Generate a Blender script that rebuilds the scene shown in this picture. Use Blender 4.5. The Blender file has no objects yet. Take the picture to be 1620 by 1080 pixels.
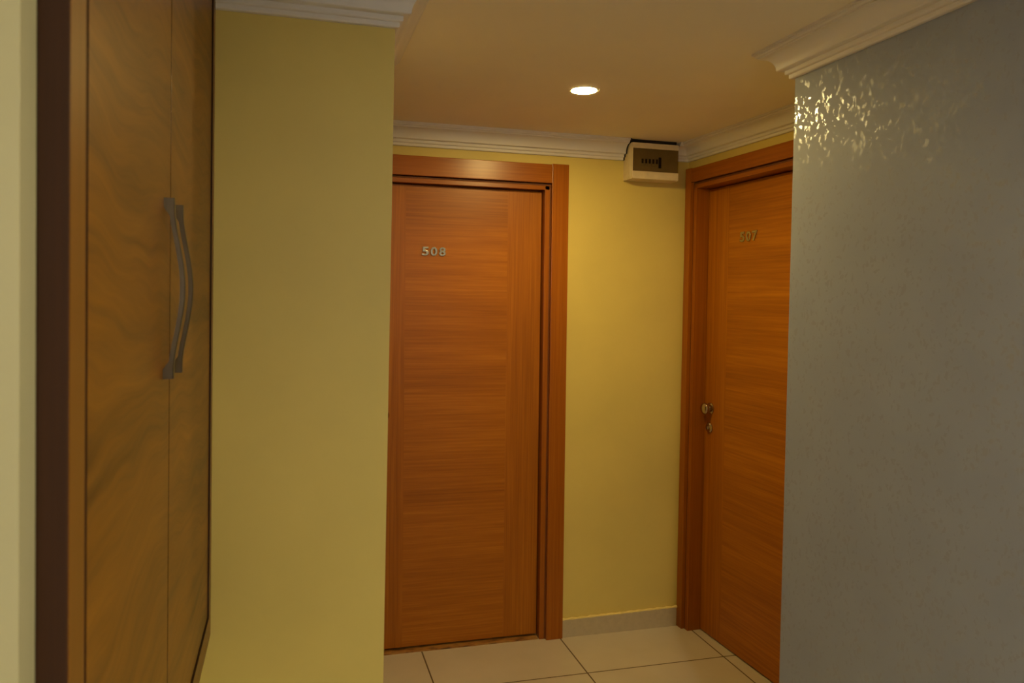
import bpy, bmesh, math, random
from mathutils import Vector, Matrix
random.seed(4)
sc = bpy.context.scene
COL = sc.collection

# ------------------------------------------------------------------ measures (metres)
D, H = 3.1098, 2.235            # back wall plane, ceiling height
XG, YG = 1.3716, 1.8147         # corner of the grey wall
XP, YP = 0.2315, 1.7643         # corner of the yellow pier
XC, SK = 1.7889, 0.0491         # corner of the side wall with door 507, and its skew
XW = -0.1652                    # front plane of the cabinet
ZC, ZC7 = 2.1495, 2.1624        # underside of the cornice

# ------------------------------------------------------------------ node helpers
def new_mat(name):
    m = bpy.data.materials.new(name); m.use_nodes = True
    nt = m.node_tree
    return m, nt, nt.nodes['Principled BSDF']

def nd(nt, t, **kw):
    n = nt.nodes.new(t)
    for k, v in kw.items(): setattr(n, k, v)
    return n

def mathn(nt, op, a, b=None, c=None):
    n = nd(nt, 'ShaderNodeMath', operation=op)
    for i, v in enumerate((a, b, c)):
        if v is None: continue
        if isinstance(v, (int, float)): n.inputs[i].default_value = v
        else: nt.links.new(v, n.inputs[i])
    return n.outputs[0]

def mixc(nt, fac, a, b):
    n = nd(nt, 'ShaderNodeMix', data_type='RGBA')
    for i, v in ((0, fac), (6, a), (7, b)):
        if isinstance(v, (int, float)): n.inputs[i].default_value = v
        elif isinstance(v, tuple): n.inputs[i].default_value = (*v, 1)
        else: nt.links.new(v, n.inputs[i])
    return n.outputs[2]

def coords(nt, scale=(1, 1, 1), geo=False):
    tc = nd(nt, 'ShaderNodeTexCoord')
    mp = nd(nt, 'ShaderNodeMapping'); mp.inputs['Scale'].default_value = scale
    src = nd(nt, 'ShaderNodeNewGeometry').outputs['Position'] if geo else tc.outputs['Object']
    nt.links.new(src, mp.inputs['Vector'])
    return mp.outputs[0]

def noise(nt, vec, scale=1., detail=4., rough=.55):
    n = nd(nt, 'ShaderNodeTexNoise')
    n.inputs['Scale'].default_value = scale; n.inputs['Detail'].default_value = detail
    n.inputs['Roughness'].default_value = rough
    nt.links.new(vec, n.inputs['Vector']); return n.outputs['Fac']

def ramp(nt, fac, stops):
    r = nd(nt, 'ShaderNodeValToRGB')
    e = r.color_ramp.elements
    while len(e) < len(stops): e.new(.5)
    for el, (p, c) in zip(e, stops): el.position = p; el.color = (*c, 1)
    nt.links.new(fac, r.inputs[0]); return r.outputs[0]

def bump(nt, bsdf, h, strength, dist=.002):
    b = nd(nt, 'ShaderNodeBump'); b.inputs['Strength'].default_value = strength
    b.inputs['Distance'].default_value = dist
    nt.links.new(h, b.inputs['Height']); nt.links.new(b.outputs[0], bsdf.inputs['Normal'])

def paint(name, col, rough=.6, var=.06, bs=.15):
    m, nt, b = new_mat(name)
    v = coords(nt, geo=True)
    n = noise(nt, v, 2.2, 5)
    c = ramp(nt, n, [(.3, tuple(x*(1-var) for x in col)), (.7, tuple(min(1, x*(1+var)) for x in col))])
    nt.links.new(c, b.inputs['Base Color'])
    b.inputs['Roughness'].default_value = rough
    bump(nt, b, noise(nt, v, 90, 3), bs, .001)
    return m

def wood(name, dark, mid, light, vertical=False, rough=.38, streak=80, waves=.0, gmul=1.):
    m, nt, b = new_mat(name)
    s = (streak, streak, 1.3) if vertical else (1.6, 1.6, streak)
    v = coords(nt, s, geo=True)
    if waves:
        w = noise(nt, coords(nt, (2.6, 2.6, 4.), geo=True), 1, 2)
        sx = nd(nt, 'ShaderNodeSeparateXYZ'); nt.links.new(v, sx.inputs[0])
        cz = nd(nt, 'ShaderNodeCombineXYZ')
        nt.links.new(sx.outputs[0], cz.inputs[0]); nt.links.new(sx.outputs[1], cz.inputs[1])
        nt.links.new(mathn(nt, 'MULTIPLY_ADD', w, waves, sx.outputs[2]), cz.inputs[2])
        v = cz.outputs[0]
    fine = noise(nt, v, 1.6, 6, .65)
    s2 = (9, 9, .5) if vertical else (.5, .5, 9)
    broad = noise(nt, coords(nt, s2, geo=True), 1., 3)
    f = mathn(nt, 'ADD', mathn(nt, 'MULTIPLY', fine, .62), mathn(nt, 'MULTIPLY', broad, .38))
    c = ramp(nt, f, [(.33, dark), (.5, mid), (.66, light)])
    nt.links.new(c, b.inputs['Base Color'])
    b.inputs['Roughness'].default_value = rough
    b.inputs['Specular IOR Level'].default_value = .35
    bump(nt, b, fine, .12, .0006)
    return m

# ------------------------------------------------------------------ materials
M_YEL = paint('yellow_paint', (.67, .535, .14), .55)
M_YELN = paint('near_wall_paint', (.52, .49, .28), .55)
M_CEIL = paint('ceiling_paint', (.84, .78, .62), .75, .03, .08)
M_WHITE = paint('plaster_white', (.74, .715, .66), .5, .02, .05)
DW = ((.255, .075, .002), (.36, .112, .003), (.47, .162, .006))
M_DH = wood('door_veneer_horizontal', *DW)
M_DV = wood('door_veneer_vertical', *DW, vertical=True)
FW = ((.25, .068, .003), (.32, .092, .004), (.39, .122, .007))
M_FV = wood('frame_veneer_vertical', *FW, vertical=True, rough=.3)
M_FH = wood('frame_veneer_horizontal', *FW, rough=.3)
CW = ((.095, .035, .002), (.225, .086, .004), (.32, .130, .008))
M_CH = wood('cabinet_veneer_horizontal', *CW, rough=.36, streak=34, waves=5.5)
CF = ((.16, .062, .006), (.20, .08, .008), (.25, .10, .012))
M_CV = wood('cabinet_frame_veneer', *CF, vertical=True, rough=.35)
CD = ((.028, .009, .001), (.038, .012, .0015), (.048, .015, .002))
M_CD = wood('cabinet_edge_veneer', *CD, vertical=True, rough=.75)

def simple(name, col, rough=.5, metal=0.):
    m, nt, b = new_mat(name)
    v = coords(nt)
    n = noise(nt, v, 40, 3)
    c = ramp(nt, n, [(.3, tuple(x*.94 for x in col)), (.7, tuple(min(1, x*1.06) for x in col))])
    nt.links.new(c, b.inputs['Base Color'])
    b.inputs['Roughness'].default_value = rough; b.inputs['Metallic'].default_value = metal
    return m
M_GROOVE = simple('groove_wood', (.13, .032, .003), .7)
M_GAPSHADE = simple('gap_shade', (.012, .008, .006), .8)  # near-black colour standing for the shade in the gaps round the breaker box
M_NUM = simple('number_metal', (.46, .40, .29), .2, 1.)
M_CHROME = simple('knob_metal', (.48, .40, .30), .17, 1.)
M_PULL = simple('pull_metal', (.17, .135, .085), .42, 1.)
M_BOX = simple('box_plastic', (.74, .62, .36), .4)
M_BLACK = simple('black_plastic', (.015, .013, .012), .4)
M_GREYP = simple('grey_plastic', (.66, .58, .42), .5)
M_SKIRT = simple('skirting_tile', (.50, .42, .26), .35)
M_CAULK = simple('caulk_paint', (.85, .70, .24), .5)
M_CHIP = simple('white_chip', (.8, .8, .78), .5)

m, nt, b = new_mat('smoked_plastic'); M_SMOKE = m
b.inputs['Base Color'].default_value = (.05, .045, .035, 1); b.inputs['Roughness'].default_value = .12
tr = nd(nt, 'ShaderNodeBsdfTransparent'); tr.inputs[0].default_value = (.76, .70, .56, 1)
mx = nd(nt, 'ShaderNodeMixShader'); mx.inputs[0].default_value = .87
nt.links.new(b.outputs[0], mx.inputs[1]); nt.links.new(tr.outputs[0], mx.inputs[2])
nt.links.new(mx.outputs[0], nt.nodes['Material Output'].inputs[0])

m, nt, b = new_mat('lamp_glass'); M_LAMP = m
b.inputs['Base Color'].default_value = (1, 1, 1, 1)
b.inputs['Emission Color'].default_value = (1, .72, .25, 1)
b.inputs['Emission Strength'].default_value = 660
m, nt, b = new_mat('fill_glass_neutral'); M_FILL_NEAR = m  # glow of the nearer added fill lamp
b.inputs['Emission Color'].default_value = (1, .86, .60, 1)
b.inputs['Emission Strength'].default_value = 1250
m, nt, b = new_mat('fill_glass_dim'); M_FILL_FAR = m  # glow of the farther added fill lamp
b.inputs['Emission Color'].default_value = (1, .88, .66, 1)
b.inputs['Emission Strength'].default_value = 500

m, nt, b = new_mat('window_glass'); M_GLASS = m
b.inputs['Transmission Weight'].default_value = 1; b.inputs['Roughness'].default_value = 0; b.inputs['IOR'].default_value = 1.0

# floor: glossy cream tiles, 62.5 cm, thin dark joints
m, nt, b = new_mat('floor_tiles'); M_FLOOR = m
g = nd(nt, 'ShaderNodeNewGeometry'); sx = nd(nt, 'ShaderNodeSeparateXYZ'); nt.links.new(g.outputs['Position'], sx.inputs[0])
T = .625
def joint(o, off):
    t = mathn(nt, 'DIVIDE', mathn(nt, 'SUBTRACT', o, off), T)
    f = mathn(nt, 'ABSOLUTE', mathn(nt, 'SUBTRACT', t, mathn(nt, 'ROUND', t)))
    return mathn(nt, 'LESS_THAN', f, .0030/T), mathn(nt, 'FLOOR', t)
jx, ix = joint(sx.outputs[0], 1.1890); jy, iy = joint(sx.outputs[1], 2.780)
jn = mathn(nt, 'MAXIMUM', jx, jy)
cell = nd(nt, 'ShaderNodeCombineXYZ'); nt.links.new(ix, cell.inputs[0]); nt.links.new(iy, cell.inputs[1])
wn = nd(nt, 'ShaderNodeTexWhiteNoise'); nt.links.new(cell.outputs[0], wn.inputs['Vector'])
cloud = noise(nt, coords(nt, geo=True), 3.5, 6)
fc = mathn(nt, 'ADD', mathn(nt, 'MULTIPLY', cloud, .8), mathn(nt, 'MULTIPLY', wn.outputs['Value'], .2))
tile = ramp(nt, fc, [(.3, (.53, .46, .34)), (.7, (.60, .53, .40))])
nt.links.new(mixc(nt, jn, tile, (.10, .06, .02)), b.inputs['Base Color'])
nt.links.new(mathn(nt, 'MULTIPLY_ADD', jn, .5, .2), b.inputs['Roughness'])
bump(nt, b, mathn(nt, 'SUBTRACT', 1., jn), .4, .001)

# threshold: brown marbled stone strip
m, nt, b = new_mat('threshold_stone'); M_THR = m
n1 = noise(nt, coords(nt, (9, 22, 9), geo=True), 1.6, 5)
nt.links.new(ramp(nt, n1, [(.36, (.13, .06, .018)), (.48, (.34, .15, .035)), (.58, (.42, .22, .06)), (.7, (.22, .12, .04))]), b.inputs['Base Color'])
b.inputs['Roughness'].default_value = .3

# grey wallpaper with glossy, slightly tilted flakes pressed into it
m, nt, b = new_mat('grey_wallpaper'); M_GREY = m
v = coords(nt, (1, 1, 1), geo=True)
warp = nd(nt, 'ShaderNodeTexNoise'); warp.inputs['Scale'].default_value = 22
nt.links.new(v, warp.inputs['Vector'])
wv = nd(nt, 'ShaderNodeVectorMath', operation='SCALE'); nt.links.new(warp.outputs['Color'], wv.inputs[0]); wv.inputs['Scale'].default_value = .05
av = nd(nt, 'ShaderNodeVectorMath', operation='ADD'); nt.links.new(v, av.inputs[0]); nt.links.new(wv.outputs[0], av.inputs[1])
vo = nd(nt, 'ShaderNodeTexVoronoi', feature='F1', distance='MINKOWSKI'); vo.inputs['Scale'].default_value = 74; vo.inputs['Exponent'].default_value = .65
sc_ = nd(nt, 'ShaderNodeMapping'); sc_.inputs['Scale'].default_value = (1, 1.0, .62); nt.links.new(av.outputs[0], sc_.inputs[0])
sc_.inputs['Rotation'].default_value = (.5, 0, 0)
nt.links.new(sc_.outputs[0], vo.inputs['Vector'])
sep = nd(nt, 'ShaderNodeSeparateColor'); nt.links.new(vo.outputs['Color'], sep.inputs[0])
inside = mathn(nt, 'LESS_THAN', vo.outputs['Distance'], .8)
pick = mathn(nt, 'GREATER_THAN', sep.outputs[0], .25)
flake = mathn(nt, 'MULTIPLY', inside, pick)
base = ramp(nt, noise(nt, v, 5, 5), [(.3, (.27, .305, .385)), (.7, (.295, .335, .415))])
nt.links.new(mixc(nt, mathn(nt, 'MULTIPLY', flake, .5), base, (.335, .375, .445)), b.inputs['Base Color'])
b.inputs['Specular IOR Level'].default_value = .5
nt.links.new(mathn(nt, 'MULTIPLY_ADD', flake, -.24, .62), b.inputs['Roughness'])
fl = nd(nt, 'ShaderNodeBsdfGlossy'); fl.inputs[0].default_value = (.78, .84, 1., 1); fl.inputs['Roughness'].default_value = .26
# every flake tilts its own way
nm = nd(nt, 'ShaderNodeVectorMath', operation='SUBTRACT'); nt.links.new(vo.outputs['Color'], nm.inputs[0]); nm.inputs[1].default_value = (.5, .5, .5)
ns = nd(nt, 'ShaderNodeVectorMath', operation='SCALE'); nt.links.new(nm.outputs[0], ns.inputs[0]); ns.inputs['Scale'].default_value = .075
na = nd(nt, 'ShaderNodeVectorMath', operation='ADD'); nt.links.new(ns.outputs[0], na.inputs[0])
g2 = nd(nt, 'ShaderNodeNewGeometry'); nt.links.new(g2.outputs['Normal'], na.inputs[1])
nn = nd(nt, 'ShaderNodeVectorMath', operation='NORMALIZE'); nt.links.new(na.outputs[0], nn.inputs[0])
nt.links.new(nn.outputs[0], fl.inputs['Normal'])
mx = nd(nt, 'ShaderNodeMixShader'); nt.links.new(mathn(nt, 'MULTIPLY', flake, .17), mx.inputs[0])
nt.links.new(b.outputs[0], mx.inputs[1]); nt.links.new(fl.outputs[0], mx.inputs[2])
nt.links.new(mx.outputs[0], nt.nodes['Material Output'].inputs[0])
bump(nt, b, flake, .15, .0005)

# ------------------------------------------------------------------ mesh helpers
def link(name, bm, mat, parent=None, org=None, smooth=False):
    """bm is in world coordinates; the object origin goes to org (or the parent's origin)."""
    me = bpy.data.meshes.new(name)
    o = bpy.data.objects.new(name, me)
    COL.objects.link(o)
    off = Vector((0, 0, 0))
    if parent is not None:
        o.parent = parent
        q = parent
        while q is not None: off += Vector(q.location); q = q.parent
    if org is not None:
        o.location = Vector(org) - off; off = Vector(org)
    bmesh.ops.translate(bm, vec=-off, verts=bm.verts)
    bmesh.ops.recalc_face_normals(bm, faces=bm.faces)
    bm.to_mesh(me); bm.free()
    mats = mat if isinstance(mat, (list, tuple)) else [mat]
    for mm in mats: me.materials.append(mm)
    if smooth:
        for p in me.polygons: p.use_smooth = True
        try: me.set_sharp_from_angle(angle=math.radians(35))
        except Exception: pass
    return o

ID = lambda x, y, z: Vector((x, y, z))
def box(bm, x0, x1, y0, y1, z0, z1, f=ID, bev=0., mi=0):
    vs = [bm.verts.new(f(x, y, z)) for x in (x0, x1) for y in (y0, y1) for z in (z0, z1)]
    idx = [(0, 1, 3, 2), (4, 6, 7, 5), (0, 4, 5, 1), (2, 3, 7, 6), (0, 2, 6, 4), (1, 5, 7, 3)]
    fs = [bm.faces.new([vs[i] for i in q]) for q in idx]
    for q in fs: q.material_index = mi
    if bev:
        es = list({e for q in fs for e in q.edges})
        bmesh.ops.bevel(bm, geom=es, offset=bev, segments=2, profile=.6, affect='EDGES')

def boxo(name, mat, x0, x1, y0, y1, z0, z1, parent=None, f=ID, bev=0., org=None):
    bm = bmesh.new(); box(bm, x0, x1, y0, y1, z0, z1, f, bev)
    return link(name, bm, mat, parent, org)

def prism(bm, pts, z0, z1):
    a = [bm.verts.new((x, y, z0)) for x, y in pts]; c = [bm.verts.new((x, y, z1)) for x, y in pts]
    n = len(pts); bm.faces.new(a); bm.faces.new(c)
    for i in range(n): bm.faces.new([a[i], a[(i+1) % n], c[(i+1) % n], c[i]])

def lathe(bm, c, axis, prof, n=32):
    """prof: list of (distance along axis, radius)"""
    ax = Vector(axis).normalized(); t = Vector((0, 0, 1)) if abs(ax.z) < .9 else Vector((1, 0, 0))
    u = ax.cross(t).normalized(); w = ax.cross(u)
    rings = []
    for s, r in prof:
        p = Vector(c) + ax*s
        rings.append([bm.verts.new(p + (u*math.cos(6.28318530718*k/n) + w*math.sin(6.28318530718*k/n))*max(r, 1e-5)) for k in range(n)])
    for a, bb in zip(rings, rings[1:]):
        for k in range(n): bm.faces.new([a[k], a[(k+1) % n], bb[(k+1) % n], bb[k]])
    bm.faces.new(rings[0]); bm.faces.new(rings[-1])

def empty(name, loc, label=None, cat=None, kind=None):
    o = bpy.data.objects.new(name, None); COL.objects.link(o); o.location = loc
    o.empty_display_size = .1
    tag(o, label, cat, kind); return o

def tag(o, label=None, cat=None, kind=None, group=None):
    if label: o['label'] = label
    if cat: o['category'] = cat
    if kind: o['kind'] = kind
    if group: o['group'] = group
    return o
def struct(o, label, cat): return tag(o, label, cat, 'structure')

# ------------------------------------------------------------------ shell
X0, X1, Y0, Y1 = -2.4, 2.5, -3.0, 3.5
struct(boxo('floor', M_FLOOR, X0, X1, Y0, Y1, -.1, 0), 'floor of glossy cream square tiles with thin dark joints', 'floor')

# ceiling with a round hole for the lamp
LX, LY, LR = .9690, 2.3900, .0465
bm = bmesh.new()
n = 48
ci = [bm.verts.new((LX+LR*math.cos(6.2831853*k/n), LY+LR*math.sin(6.2831853*k/n), H)) for k in range(n)]
cu = [bm.verts.new((v.co.x, v.co.y, H+.12)) for v in ci]
def sq(k):
    a = 6.2831853*k/n; c, s = math.cos(a), math.sin(a); q = max(abs(c), abs(s))
    return c/q, s/q
def ext(sx_, sy_):
    return (X1 if sx_ > .999 else X0 if sx_ < -.999 else LX+sx_*(.5)), (Y1 if sy_ > .999 else Y0 if sy_ < -.999 else LY+sy_*.5)
# square ring around the hole, then big rectangles
R_ = .3
co = [bm.verts.new((LX+sq(k)[0]*R_, LY+sq(k)[1]*R_, H)) for k in range(n)]
for k in range(n):
    j = (k+1) % n
    bm.faces.new([ci[k], ci[j], co[j], co[k]]); bm.faces.new([ci[j], ci[k], cu[k], cu[j]])
bm.faces.new(cu)
def rect(x0, x1, y0, y1):
    bm.faces.new([bm.verts.new(p) for p in ((x0, y0, H), (x0, y1, H), (x1, y1, H), (x1, y0, H))])
rect(X0, LX-R_, Y0, Y1); rect(LX+R_, X1, Y0, Y1); rect(LX-R_, LX+R_, Y0, LY-R_); rect(LX-R_, LX+R_, LY+R_, Y1)
t_ = bmesh.ops.recalc_face_normals
struct(link('ceiling', bm, M_CEIL), 'flat plastered ceiling over the hallway', 'ceiling')
struct(boxo('ceiling', M_CEIL, X0, X1, Y0, Y1, H+.121, H+.2), 'slab above the plastered ceiling', 'ceiling')

# back wall with the opening of door 508 ; thickness 20 cm
lean = lambda x, z: x - .0042*(z-1.0)
DL, DR, DT = .272, 1.1355, 2.0445           # opening
bm = bmesh.new()
box(bm, X0, DL, D, D+.2, 0, H); box(bm, DR, 2.2, D, D+.2, 0, H); box(bm, DL, DR, D, D+.2, DT, H)
box(bm, DL, DR, D+.14, D+.2, 0, DT)
struct(link('wall_back', bm, M_YEL), 'yellow painted wall at the end, holding door 508', 'wall')

# side wall of the alcove (slightly skewed) with the opening of door 507
cs = math.cos(SK); sn = math.sin(SK)
def F7(a, nrm, z):     # a along the wall towards the camera, nrm into the room, z up
    return Vector((XC + sn*a - cs*nrm, D - cs*a - sn*nrm, z))
A0, A1, T7 = .028, .870, 2.079
bm = bmesh.new()
box(bm, -.05, A0, -.25, 0, 0, H, F7); box(bm, A1, 1.34, -.25, 0, 0, H, F7); box(bm, A0, A1, -.25, 0, T7, H, F7)
box(bm, A0, A1, -.25, -.19, 0, T7, F7)
struct(link('wall_right', bm, M_YEL), 'yellow side wall of the alcove, holding door 507', 'wall')

# grey wall block ahead right
bm = bmesh.new()
prism(bm, [(XG, Y0), (X1, Y0), (X1, YG), (XG, YG)], 0, H)
for v in bm.verts:
    if abs(v.co.y-YG) < 1e-4 and abs(v.co.x-XG) < 1e-4: v.co.x += -.0010*(v.co.z-1.6) if v.co.z > 1 else -.006
gw = struct(link('wall_grey', bm, M_GREY), 'grey wall with a glittering flake wallpaper in the right foreground', 'wall')
bm = bmesh.new(); lathe(bm, (XG-.0007, 1.2225, 1.2590), (1, 0, 0), [(-.0006, .0012), (0, .0022), (.0009, .0022)], 7)
link('chip', bm, M_CHIP, gw)['label'] = 'tiny white chip in the wallpaper'

# yellow pier between cabinet and corridor
bm = bmesh.new()
prism(bm, [(XW-.6, YP), (XP, YP), (XP, YP+.42), (XW-.6, YP+.42)], 0, H)
for v in bm.verts:
    if v.co.x > 0: v.co.x += .0050*(v.co.z-1.45)
struct(link('wall_pier', bm, M_YEL), 'pale yellow wall face between the wardrobe doors and door 508', 'wall')

# wall under and beside the cabinet (the cabinet is let into it)
XL = XW-.0235
bm = bmesh.new()
YE = .604
box(bm, XL-.5, XL, YE, YP, 0, .7476)
box(bm, XL-.5, XL, YE, .640, .7476, H)
box(bm, XL-.5, XL-.44, .640, YP, .7476, H)
struct(link('wall_left', bm, M_YELN), 'near yellow wall end at the left edge, beside the cabinet', 'wall')
# room behind the camera
struct(boxo('wall_side', M_YEL, X0, X0+.1, Y0, Y1, 0, H), 'yellow wall far to the left, out of the photo', 'wall')
struct(boxo('wall_partition', M_YEL, X0+.1, XL-.5, YE, YE+.12, 0, H), 'yellow wall behind the near wall end, out of the photo', 'wall')
WX0, WX1, WZ0, WZ1 = -1.5, .35, .85, 2.05
bm = bmesh.new()
box(bm, X0+.1, WX0, Y0, Y0+.15, 0, H); box(bm, WX1, XG, Y0, Y0+.15, 0, H)
box(bm, WX0, WX1, Y0, Y0+.15, 0, WZ0); box(bm, WX0, WX1, Y0, Y0+.15, WZ1, H)
struct(link('wall_front', bm, M_YEL), 'yellow wall behind the viewer with the added window', 'wall')
bm = bmesh.new()
for a in ((WX0, WX0+.05, WZ0, WZ1), (WX1-.05, WX1, WZ0, WZ1), (WX0+.05, WX1-.05, WZ0, WZ0+.05), (WX0+.05, WX1-.05, WZ1-.05, WZ1), (-.6, -.55, WZ0+.05, WZ1-.05)):
    box(bm, a[0], a[1], Y0+.05, Y0+.1, a[2], a[3])
we = empty('added_window_1', ((WX0+WX1)/2, Y0+.07, WZ0), 'white framed window added behind the viewer for cool daylight fill', 'window', 'structure')  # unseen window, added to bring cool fill light into the foreground
link('window_frame', bm, M_WHITE, we)
boxo('pane', M_GLASS, WX0+.05, -.6, Y0+.072, Y0+.076, WZ0+.05, WZ1-.05, we)
boxo('pane', M_GLASS, -.55, WX1-.05, Y0+.072, Y0+.076, WZ0+.05, WZ1-.05, we)

# ------------------------------------------------------------------ cornice
PROF = [(0, 0), (.0105, 0), (.0125, .0025), (.0125, .0115), (.0185, .0125), (.0205, .0145), (.0205, .0245), (.0345, .0255), (.0370, .0275)]
for k in range(1, 9):           # concave sweep
    a = k/8*math.pi/2
    PROF.append((.037+.034*(1-math.cos(a)), .0275+.0385*math.sin(a)))
PROF += [(.0730, .0665), (.0730, .0705), (.0770, .0715), (.0800, .0745), (.0800, .0785), (.0850, .0790), (.0850, .0856), (0, .0856)]
HC = .0856
def cornice(name, pts, label, zb=None, parent=None, start=None, end=None):
    """pts run with the room on the left; profile grows to the left and is mitred"""
    zb = zb or [ZC]*len(pts)
    P = [Vector((x, y)) for x, y in pts]; bm = bmesh.new(); rings = []
    for i, p in enumerate(P):
        d0 = (P[i]-P[i-1]).normalized() if i else None
        d1 = (P[i+1]-P[i]).normalized() if i < len(P)-1 else None
        n0 = Vector((-d0.y, d0.x)) if d0 else None; n1 = Vector((-d1.y, d1.x)) if d1 else None
        if n0 and n1:
            mv = (n0+n1); mv = mv/(mv.length_squared)*2
        else: mv = n0 or n1
        sclz = (H-.0003-zb[i])/HC
        rings.append([bm.verts.new((p.x+mv.x*d, p.y+mv.y*d, zb[i]+h*sclz)) for d, h in PROF])
    m_ = len(PROF)
    for a, c in zip(rings, rings[1:]):
        for k in range(m_): bm.faces.new([a[k], a[(k+1) % m_], c[(k+1) % m_], c[k]])
    bm.faces.new(rings[0]); bm.faces.new(rings[-1])
    o = link(name, bm, M_WHITE, parent); o.data.set_sharp_from_angle(angle=math.radians(20))
    for p in o.data.polygons: p.use_smooth = True
    try: o.data.set_sharp_from_angle(angle=math.radians(20))
    except Exception: pass
    return struct(o, label, 'cornice')
c7 = F7(0, 0, 0); e7 = F7(1.298, 0, 0)
# grey wall -> return -> side wall -> corner -> up to the breaker box
cornice('trim_1', [(XG, Y0+.15), (XG, YG), (e7.x, YG), (c7.x, c7.y), (1.700, D)],
        'white stepped plaster cornice along the grey wall, round its corner and over door 507', [ZC, ZC, ZC7, ZC7, ZC7-.001])
cornice('trim_2', [(1.4515, D), (X0+.1, D)], 'white plaster cornice over door 508, left of the breaker box')
cornice('trim_3', [(XW-.6, YP+.42), (XP, YP+.42), (XP, YP), (XW+.001, YP)][::1],
        'white cornice around the top of the yellow wall face beside the wardrobe doors')

# ------------------------------------------------------------------ skirting between the doors
bm = bmesh.new(); nseg = 24
xs = [1.197 + (XC-.022-1.197)*k/nseg for k in range(nseg+1)]
zt = .0790
def zz(x): return zt + .0085*(x-1.197)/.57
b0 = []
for x in xs:
    b0.append([bm.verts.new((x, D-.012, 0)), bm.verts.new((x, D-.012, zz(x)-.001)), bm.verts.new((x, D-.010, zz(x))), bm.verts.new((x, D, zz(x))), bm.verts.new((x, D, 0))])
for a, c in zip(b0, b0[1:]):
    for k in range(5): bm.faces.new([a[k], a[(k+1) % 5], c[(k+1) % 5], c[k]])
bm.faces.new(b0[0]); bm.faces.new(b0[-1])
sk = struct(link('baseboard_back', bm, M_SKIRT), 'low beige tile skirting between doors 508 and 507', 'skirting')
bm = bmesh.new(); pr_ = None
for i in range(61):
    x = 1.186 + (XC-.012-1.186)*i/60
    r = .0042 + .0018*math.sin(i*1.3)+.0012*random.uniform(-1, 1)
    if i < 3 or i > 57: r += .0015
    c = Vector((x, D-.0075, zz(x)+.0015)); ring = []
    for k in range(7):
        a = 6.2831853*k/7
        ring.append(bm.verts.new(c+Vector((0, math.cos(a)*.0065, math.sin(a)*r))))
    if pr_:
        for k in range(7): bm.faces.new([pr_[k], pr_[(k+1) % 7], ring[(k+1) % 7], ring[k]])
    else: bm.faces.new(ring)
    pr_ = ring
bm.faces.new(pr_)
link('paint_bead', bm, M_CAULK, sk, smooth=True)['label'] = 'uneven bead of yellow paint along the top edge'
struct(boxo('baseboard_grey', M_SKIRT, XG-.011, XG-.0003, Y0+.15, YG, 0, .08), 'beige tile skirting under the grey wall', 'skirting')
struct(boxo('baseboard_pier', M_SKIRT, XL+.012, XP, YP-.012, YP-.0003, 0, .08), 'beige tile skirting under the pale yellow wall face', 'skirting')

# ------------------------------------------------------------------ numerals
def digit(ch, mat, parent, pos, right, up, h, w, thick=.0045):
    cu = bpy.data.curves.new('numeral', 'FONT'); cu.body = ch; cu.size = 1; cu.align_x = 'CENTER'; cu.offset = .008
    cu.extrude = .03; cu.bevel_depth = .030; cu.bevel_resolution = 3; cu.resolution_u = 6
    tmp = bpy.data.objects.new('tmp', cu); COL.objects.link(tmp)
    bpy.context.view_layer.update()
    me = bpy.data.meshes.new_from_object(tmp)
    bpy.data.objects.remove(tmp)
    xs = [v.co.x for v in me.vertices]; ys = [v.co.y for v in me.vertices]; zs = [v.co.z for v in me.vertices]
    cx, cy = (min(xs)+max(xs))/2, (min(ys)+max(ys))/2
    kx, ky, kz = w/(max(xs)-min(xs)), h/(max(ys)-min(ys)), thick/(max(zs)-min(zs)); z0 = min(zs)
    R = Vector(right).normalized(); U = Vector(up); N = R.cross(U)
    off = Vector((0, 0, 0)); q = parent
    while q is not None: off += Vector(q.location); q = q.parent
    for v in me.vertices:
        v.co = R*((v.co.x-cx)*kx) + U*((v.co.y-cy)*ky) + N*((v.co.z-z0)*kz+.0002)
    o = bpy.data.objects.new('numeral', me); COL.objects.link(o); o.parent = parent
    o.location = Vector(pos)-off
    me.materials.clear(); me.materials.append(mat)
    o['label'] = 'metal numeral ' + ch
    return o

# ------------------------------------------------------------------ doors
def knob(parent, c, n):
    """round knob on a rosette"""
    bm = bmesh.new()
    lathe(bm, c, n, [(0, .026), (.004, .026), (.007, .022), (.009, .013)], 32)
    ro = link('rosette', bm, M_CHROME, parent, smooth=True)
    bm = bmesh.new()
    prof = [(.004, .0105), (.015, .0100), (.018, .0130), (.021, .0190), (.025, .0240), (.030, .0262), (.035, .0258), (.039, .0225), (.042, .0160), (.0435, .0080), (.0438, .001)]
    lathe(bm, c, n, prof, 32)
    kn = link('knob', bm, M_CHROME, parent, smooth=True); return kn

def lock(parent, c, n):
    bm = bmesh.new(); lathe(bm, c, n, [(0, .0235), (.005, .0235), (.009, .019), (.010, .010)], 32)
    e = link('lock_rosette', bm, M_CHROME, parent, smooth=True)
    bm = bmesh.new(); lathe(bm, c, n, [(.009, .0085), (.014, .0085), (.015, .007)], 20)
    link('cylinder', bm, M_CHROME, e, smooth=True)
    nv = Vector(n).normalized(); cc = Vector(c)+nv*.0153
    bm = bmesh.new(); s = nv.cross(Vector((0, 0, 1))).normalized()*.0012
    up = Vector((0, 0, .0045))
    vs = [bm.verts.new(cc+q+w) for q in (Vector((0, 0, 0)), nv*.0006) for w in (-s-up, s-up, s+up, -s+up)]
    for q in ((0, 1, 2, 3), (4, 5, 6, 7), (0, 1, 5, 4), (1, 2, 6, 5), (2, 3, 7, 6), (3, 0, 4, 7)): bm.faces.new([vs[i] for i in q])
    link('keyhole', bm, M_BLACK, e)

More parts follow.
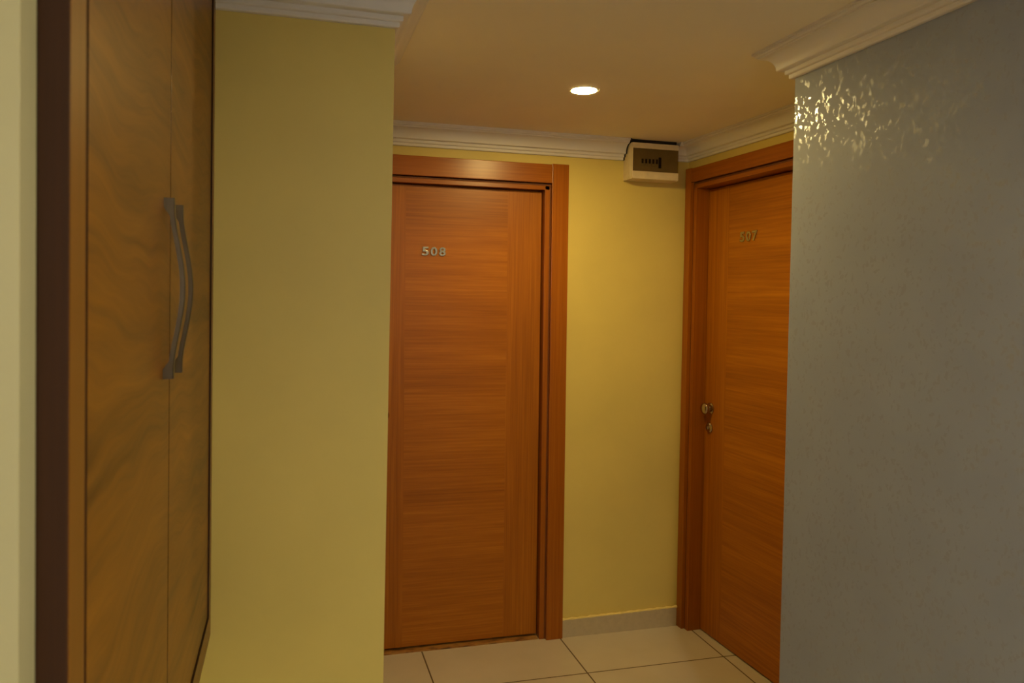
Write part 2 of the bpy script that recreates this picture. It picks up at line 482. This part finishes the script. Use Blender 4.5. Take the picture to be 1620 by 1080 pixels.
def build_door(root, F, a0, a1, top, arch_w, arch_top, leaf_n, stile, far_only=None, zb=.010):
    """a0..a1: leaf edges along the wall; architrave on both sides; F(a, n, z) -> world.
    n is positive into the room; leaf face at n = leaf_n (negative)"""
    th = .020                                            # architrave thickness
    jm = .010
    # rebate / bead next to the leaf
    bead_in, bead_out, grv = .0035, .0255, .031          # distances from leaf edge outwards
    # jambs (lining) : from wall face back past the leaf
    for s, e in ((-1, a0), (1, a1)):
        g = lambda d: e + s*d
        bm = bmesh.new()
        lo, hi = sorted((g(bead_in), g(bead_out)))
        box(bm, lo, hi, leaf_n-.052, .004, 0.0, top+.024, F, .0015)
        link('jamb', bm, M_FV, root)
        bm = bmesh.new()
        lo, hi = sorted((g(bead_out), g(grv)))
        box(bm, lo, hi, -.02, .0025, 0.0, top+.030, F)
        link('groove', bm, M_GROOVE, root)
        bm = bmesh.new()
        lo, hi = sorted((g(grv), g(grv+arch_w)))
        box(bm, lo, hi, .0003, th, 0, arch_top, F, .0022)
        link('architrave', bm, M_FV, root)
    bm = bmesh.new(); box(bm, a0-bead_out+.001, a1+bead_out-.001, leaf_n-.052, .004, top+.004, top+.0225, F, .0012)
    link('head_jamb', bm, M_FH, root)
    bm = bmesh.new(); box(bm, a0-bead_out, a1+bead_out, -.02, .0025, top+.023, top+.030, F)
    link('groove', bm, M_GROOVE, root)
    bm = bmesh.new(); box(bm, a0-grv+.0004, a1+grv-.0004, .0003, th-.001, top+.030+.003, arch_top-.003, F, .002)
    link('head_architrave', bm, M_FH, root)
    # leaf
    bm = bmesh.new(); n0, n1 = leaf_n-.04, leaf_n
    box(bm, a0+.001, a1-.001, n0, n1, zb, top, F, .0012)
    leaf = link('door_leaf', bm, M_DH, root)
    bm = bmesh.new()
    box(bm, a0+.0012, a0+stile, n1-.002, n1+.0004, zb+.001, top-.001, F)
    link('stile', bm, M_DV, leaf)
    bm = bmesh.new()
    box(bm, a1-stile, a1-.0012, n1-.002, n1+.0004, zb+.001, top-.001, F)
    link('stile', bm, M_DV, leaf)
    return leaf

# door 508 (a = x), architrave outer edge on the right at XA
F8 = lambda a, n_, z: Vector((lean(a, z), D-n_, z))
d8 = empty('door_1', (.70, D, 0), 'orange veneered door numbered 508 in the end wall, dark brown threshold below it', 'door', 'structure')
A8L, A8R = .322, 1.0855
leaf8 = build_door(d8, F8, A8L, A8R, 1.9945, .0775, 2.1125, -.030, .156, zb=.013)
# dark shadow line under the leaf is the gap; threshold stone in front of and below it
boxo('threshold', M_THR, A8L-.003, A8R+.003, D-.0005, D+.12, 0.0002, .0045, d8)
N8 = Vector((0, -1, 0))
def P8(a, z): return Vector((lean(a, z), D+.030-.0004, z))
knob(leaf8, P8(.3850, 1.021), N8); lock(leaf8, P8(.3790, .934), N8)
for ch, a in (('5', .5635), ('0', .6005), ('8', .6375)):
    digit(ch, M_NUM, leaf8, P8(a, 1.7145), (1, 0, 0), (0, 0, 1), .0385, .0305)

# door 507 (a runs from the room corner towards the camera)
o7 = F7(.45, 0, 0)
d7 = empty('door_2', (o7.x, o7.y, 0), 'orange veneered door numbered 507 in the right side wall, beside the grey wall', 'door', 'structure')
A7L, A7R = .078, .820
bmw = .0425
leaf7 = build_door(d7, F7, A7L, A7R, 2.0290, bmw, 2.1280, -.062, .150, zb=.006)
N7 = Vector((-cs, -sn, 0))
P7 = lambda a, z: F7(a, -.0620, z)
knob(leaf7, P7(.122, 1.034), N7); lock(leaf7, P7(.118, .945), N7)
R7 = Vector((sn, -cs, 0))
for ch, a in (('5', .366-.0405), ('0', .366), ('7', .366+.0405)):
    digit(ch, M_NUM, leaf7, P7(a, 1.7960), R7, (0, 0, 1), .043, .0335)

# ------------------------------------------------------------------ cabinet let into the left wall
cab = empty('wall_cabinet', (XW-.2, 1.2, .7476), 'tall built-in wooden cabinet with two doors and curved metal pulls, left foreground', 'cabinet')
ZB, ZT = .7476, H-.001
YN, YF = .640, YP-.0005
XB = XL-.435
bm = bmesh.new()   # carcass behind the doors
box(bm, XB, XW-.022, YN+.001, YN+.018, ZB+.001, ZT); box(bm, XB, XW-.022, YF-.018, YF, ZB+.001, ZT)
box(bm, XB, XW-.022, YN+.018, YF-.018, ZB+.001, ZB+.018); box(bm, XB, XW-.022, YN+.018, YF-.018, ZT-.018, ZT)
box(bm, XB, XB+.012, YN+.018, YF-.018, ZB+.018, ZT-.018)
link('carcass', bm, M_CD, cab)
FN, FF = .0475, .034
zd0, zd1 = .8035, 2.196
gap = .003; RC = .0035
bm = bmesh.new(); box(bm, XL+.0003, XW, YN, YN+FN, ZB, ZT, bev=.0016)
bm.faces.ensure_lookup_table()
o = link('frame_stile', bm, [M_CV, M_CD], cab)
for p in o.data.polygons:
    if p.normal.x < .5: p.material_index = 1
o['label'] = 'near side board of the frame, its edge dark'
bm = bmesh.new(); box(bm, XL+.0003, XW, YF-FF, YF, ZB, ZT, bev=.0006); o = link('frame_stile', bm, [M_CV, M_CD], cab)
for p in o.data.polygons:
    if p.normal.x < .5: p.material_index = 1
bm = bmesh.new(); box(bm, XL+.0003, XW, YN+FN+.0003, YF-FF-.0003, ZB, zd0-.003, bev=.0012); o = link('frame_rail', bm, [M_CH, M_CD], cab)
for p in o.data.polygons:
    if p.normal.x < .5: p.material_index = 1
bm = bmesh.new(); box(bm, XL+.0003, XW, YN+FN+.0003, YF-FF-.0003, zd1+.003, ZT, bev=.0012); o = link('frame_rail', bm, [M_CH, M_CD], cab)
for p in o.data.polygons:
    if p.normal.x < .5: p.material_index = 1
YM = 1.1650
def pull(parent, y, z0, z1):
    """bow shaped bar, flat in section, ends standing on the door"""
    bm = bmesh.new(); w = .0105; n_ = 40; prev = None
    for i in range(n_+1):
        t = i/n_; z = z0+(z1-z0)*t
        s = math.sin(math.pi*min(max((t-.06)/.88, 0), 1))**1.55
        xo = .0140 + .0145*s
        th = .0068
        xi = xo-th
        e = min(t, 1-t)
        if e < .09: xi = .0 if e < .06 else (xo-th)*((e-.06)/.03)
        c = .0012
        ring = [bm.verts.new((XW-RC-.0001+a, y+q, z)) for a, q in ((xi, -w/2), (xo-c, -w/2), (xo, -w/2+c), (xo, w/2-c), (xo-c, w/2), (xi, w/2))]
        if prev:
            for k in range(6): bm.faces.new([prev[k], prev[(k+1) % 6], ring[(k+1) % 6], ring[k]])
        else: bm.faces.new(ring)
        prev = ring
    bm.faces.new(prev)
    return link('pull', bm, M_PULL, parent, smooth=True)
for y0, y1, yh, lab in ((YN+FN+.021, YM-.003, 1.110, 'near cabinet door'), (YM+.003, YF-FF-gap, 1.196, 'far cabinet door')):
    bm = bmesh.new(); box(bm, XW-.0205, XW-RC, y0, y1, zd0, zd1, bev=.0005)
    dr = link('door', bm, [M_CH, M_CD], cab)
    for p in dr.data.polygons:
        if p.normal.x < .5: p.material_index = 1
    pl = pull(dr, yh, 1.399, 1.650)

# ------------------------------------------------------------------ breaker box
bx0, bx1, bz0, bz1 = 1.4630, 1.6905, 2.0590, 2.2190
yb = 3.0300
bb = empty('breaker_box', (1.577, D, bz0), 'cream electrical breaker box with smoked cover in the corner under the ceiling', 'electrical box')
bm = bmesh.new()      # housing: slightly wider at the wall
vs = []
def fr(y, i, zs=0): return [(bx0-i, y, bz0-.0), (bx1+i, y, bz0-.0), (bx1+i, y, bz1-zs), (bx0-i, y, bz1-zs)]
rings = [[bm.verts.new(p) for p in fr(D-.0003, .004, .012)], [bm.verts.new(p) for p in fr(yb+.022, .004, .002)], [bm.verts.new(p) for p in fr(yb+.012, .001, .0)]]
for a, c in zip(rings, rings[1:]):
    for k in range(4): bm.faces.new([a[k], a[(k+1) % 4], c[(k+1) % 4], c[k]])
bm.faces.new(rings[0]); bm.faces.new(rings[-1])
link('housing', bm, M_BOX, bb)
bm = bmesh.new(); box(bm, bx0+.001, bx1-.006, yb+.010, D-.001, bz1-.0115, H-.0004)  # dark solid in place of the shaded void above the box
link('gap_shade_block', bm, M_GAPSHADE, bb)['label'] = 'solid dark block painted as the shade between box and ceiling'
bm = bmesh.new()  # dark slab along the cornice cut, its shade put into the colour
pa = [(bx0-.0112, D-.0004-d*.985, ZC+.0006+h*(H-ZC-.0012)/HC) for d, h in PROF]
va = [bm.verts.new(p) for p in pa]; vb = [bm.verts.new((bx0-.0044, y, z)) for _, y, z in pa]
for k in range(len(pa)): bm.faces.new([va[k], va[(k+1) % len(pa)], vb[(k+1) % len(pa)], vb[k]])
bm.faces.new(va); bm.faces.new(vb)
link('gap_shade_block', bm, M_GAPSHADE, bb)['label'] = 'solid dark slab painted as the shade where the cornice is cut away'
wx0, wx1, wz0, wz1 = 1.4665, 1.6898, 2.0935, 2.1950
bm = bmesh.new()
box(bm, bx0, bx1, yb, yb+.0118, bz0+.001, wz0, bev=.0015)
box(bm, bx0, bx1, yb, yb+.0118, wz1, bz1, bev=.0015)
box(bm, bx0, wx0, yb, yb+.0118, wz0, wz1)
link('front_cover', bm, M_BOX, bb)
pn = boxo('breaker_panel', M_GREYP, wx0+.001, wx1-.0008, yb+.0105, yb+.0117, wz0+.0006, wz1-.0006, bb)
boxo('smoked_door', M_SMOKE, wx0+.0006, wx1-.0004, yb+.0008, yb+.0022, wz0+.0006, wz1-.0006, bb)['label'] = 'smoked see-through cover flap'
for k in range(5):
    x = 1.5155+k*.0175
    br = boxo('breaker', M_GREYP, x-.0078, x+.0078, yb+.0065, yb+.0104, 2.118, 2.160, bb)
    boxo('toggle', M_BLACK, x-.0042, x+.0042, yb+.0035, yb+.0064, 2.130, 2.150, br)
boxo('breaker', M_BLACK, 1.5965, 1.6075, yb+.0050, yb+.0104, 2.112, 2.160, bb)['label'] = 'black main switch'

# ------------------------------------------------------------------ recessed lamp, and fill lamps added out of view
def downlight(LX, LY, mat, label, can=True):
    lamp = empty('downlight_or_fill', (LX, LY, H), label, 'ceiling light')
    bm = bmesh.new(); lathe(bm, (LX, LY, H-.0022), (0, 0, 1), [(0, .0430), (.002, .0432)], 48)
    link('diffuser', bm, mat, lamp)['label'] = 'glowing white lamp face'
    bm = bmesh.new()
    n = 48; prf = [(.0434, -.0024), (.0485, -.0020), (.0500, -.0004), (.0434, -.0004)]
    rg = [[bm.verts.new((LX+r*math.cos(6.2831853*k/n), LY+r*math.sin(6.2831853*k/n), H+z)) for r, z in prf] for k in range(n)]
    for k in range(n):
        a, c = rg[k], rg[(k+1) % n]
        for j in range(4): bm.faces.new([a[j], a[(j+1) % 4], c[(j+1) % 4], c[j]])
    link('ring', bm, M_WHITE, lamp)
    if not can: return
    bm = bmesh.new(); lathe(bm, (LX, LY, H+.0002), (0, 0, 1), [(0, .038), (.04, .036), (.09, .028), (.10, .012)], 32)
    link('can', bm, M_GREYP, lamp)
downlight(LX, LY, M_LAMP, 'glowing round downlight set flush in the ceiling')
downlight(.75, -.30, M_FILL_NEAR, 'added fill downlight over the viewer, out of view, nearer one', False)  # added fill lamp, brightens the pier, cabinet and grey wall
downlight(.55, -1.75, M_FILL_FAR, 'added fill downlight behind the viewer, out of view, by the window', False)  # second added fill lamp, evens out the foreground light

# ------------------------------------------------------------------ light
w = bpy.data.worlds.new('World'); sc.world = w; w.use_nodes = True
bg = w.node_tree.nodes['Background']
bg.inputs[0].default_value = (.80, .88, 1., 1); bg.inputs[1].default_value = 2.8
pd = bpy.data.lights.new('window_portal', 'AREA'); pd.shape = 'RECTANGLE'; pd.size = WX1-WX0; pd.size_y = WZ1-WZ0
pd.cycles.is_portal = True
po = bpy.data.objects.new('window_portal', pd); COL.objects.link(po)
po.location = ((WX0+WX1)/2, Y0-.02, (WZ0+WZ1)/2); po.rotation_euler = (math.radians(90), 0, 0)

# ------------------------------------------------------------------ camera
yaw, pit, rol = .25602543, -.02150890, .01576555
fw = Vector((math.sin(yaw)*math.cos(pit), math.cos(yaw)*math.cos(pit), math.sin(pit)))
rt = Vector((math.cos(yaw), -math.sin(yaw), 0)); up = rt.cross(fw)
Rv = rt*math.cos(rol)+up*math.sin(rol); Uv = up*math.cos(rol)-rt*math.sin(rol)
cd = bpy.data.cameras.new('camera'); cam = bpy.data.objects.new('camera', cd); COL.objects.link(cam)
mt = Matrix((Rv, Uv, -fw)).transposed().to_4x4(); mt.translation = Vector((0, 0, 1.51827))
cam.matrix_world = mt
cd.sensor_width = 36; cd.lens = 1174.5723/1620*36
cd.shift_x = 45.0634/1620; cd.shift_y = -43.3523/1620
cd.clip_start = .02
cd.dof.use_dof = True; cd.dof.focus_distance = 3.2; cd.dof.aperture_fstop = 8
sc.camera = cam

sc.view_settings.view_transform = 'Standard'; sc.view_settings.look = 'None'
sc.view_settings.exposure = 0; sc.view_settings.gamma = 1
sc.cycles.use_denoising = True
sc.cycles.max_bounces = 10; sc.cycles.diffuse_bounces = 6; sc.cycles.glossy_bounces = 4
sc.cycles.sample_clamp_indirect = 4
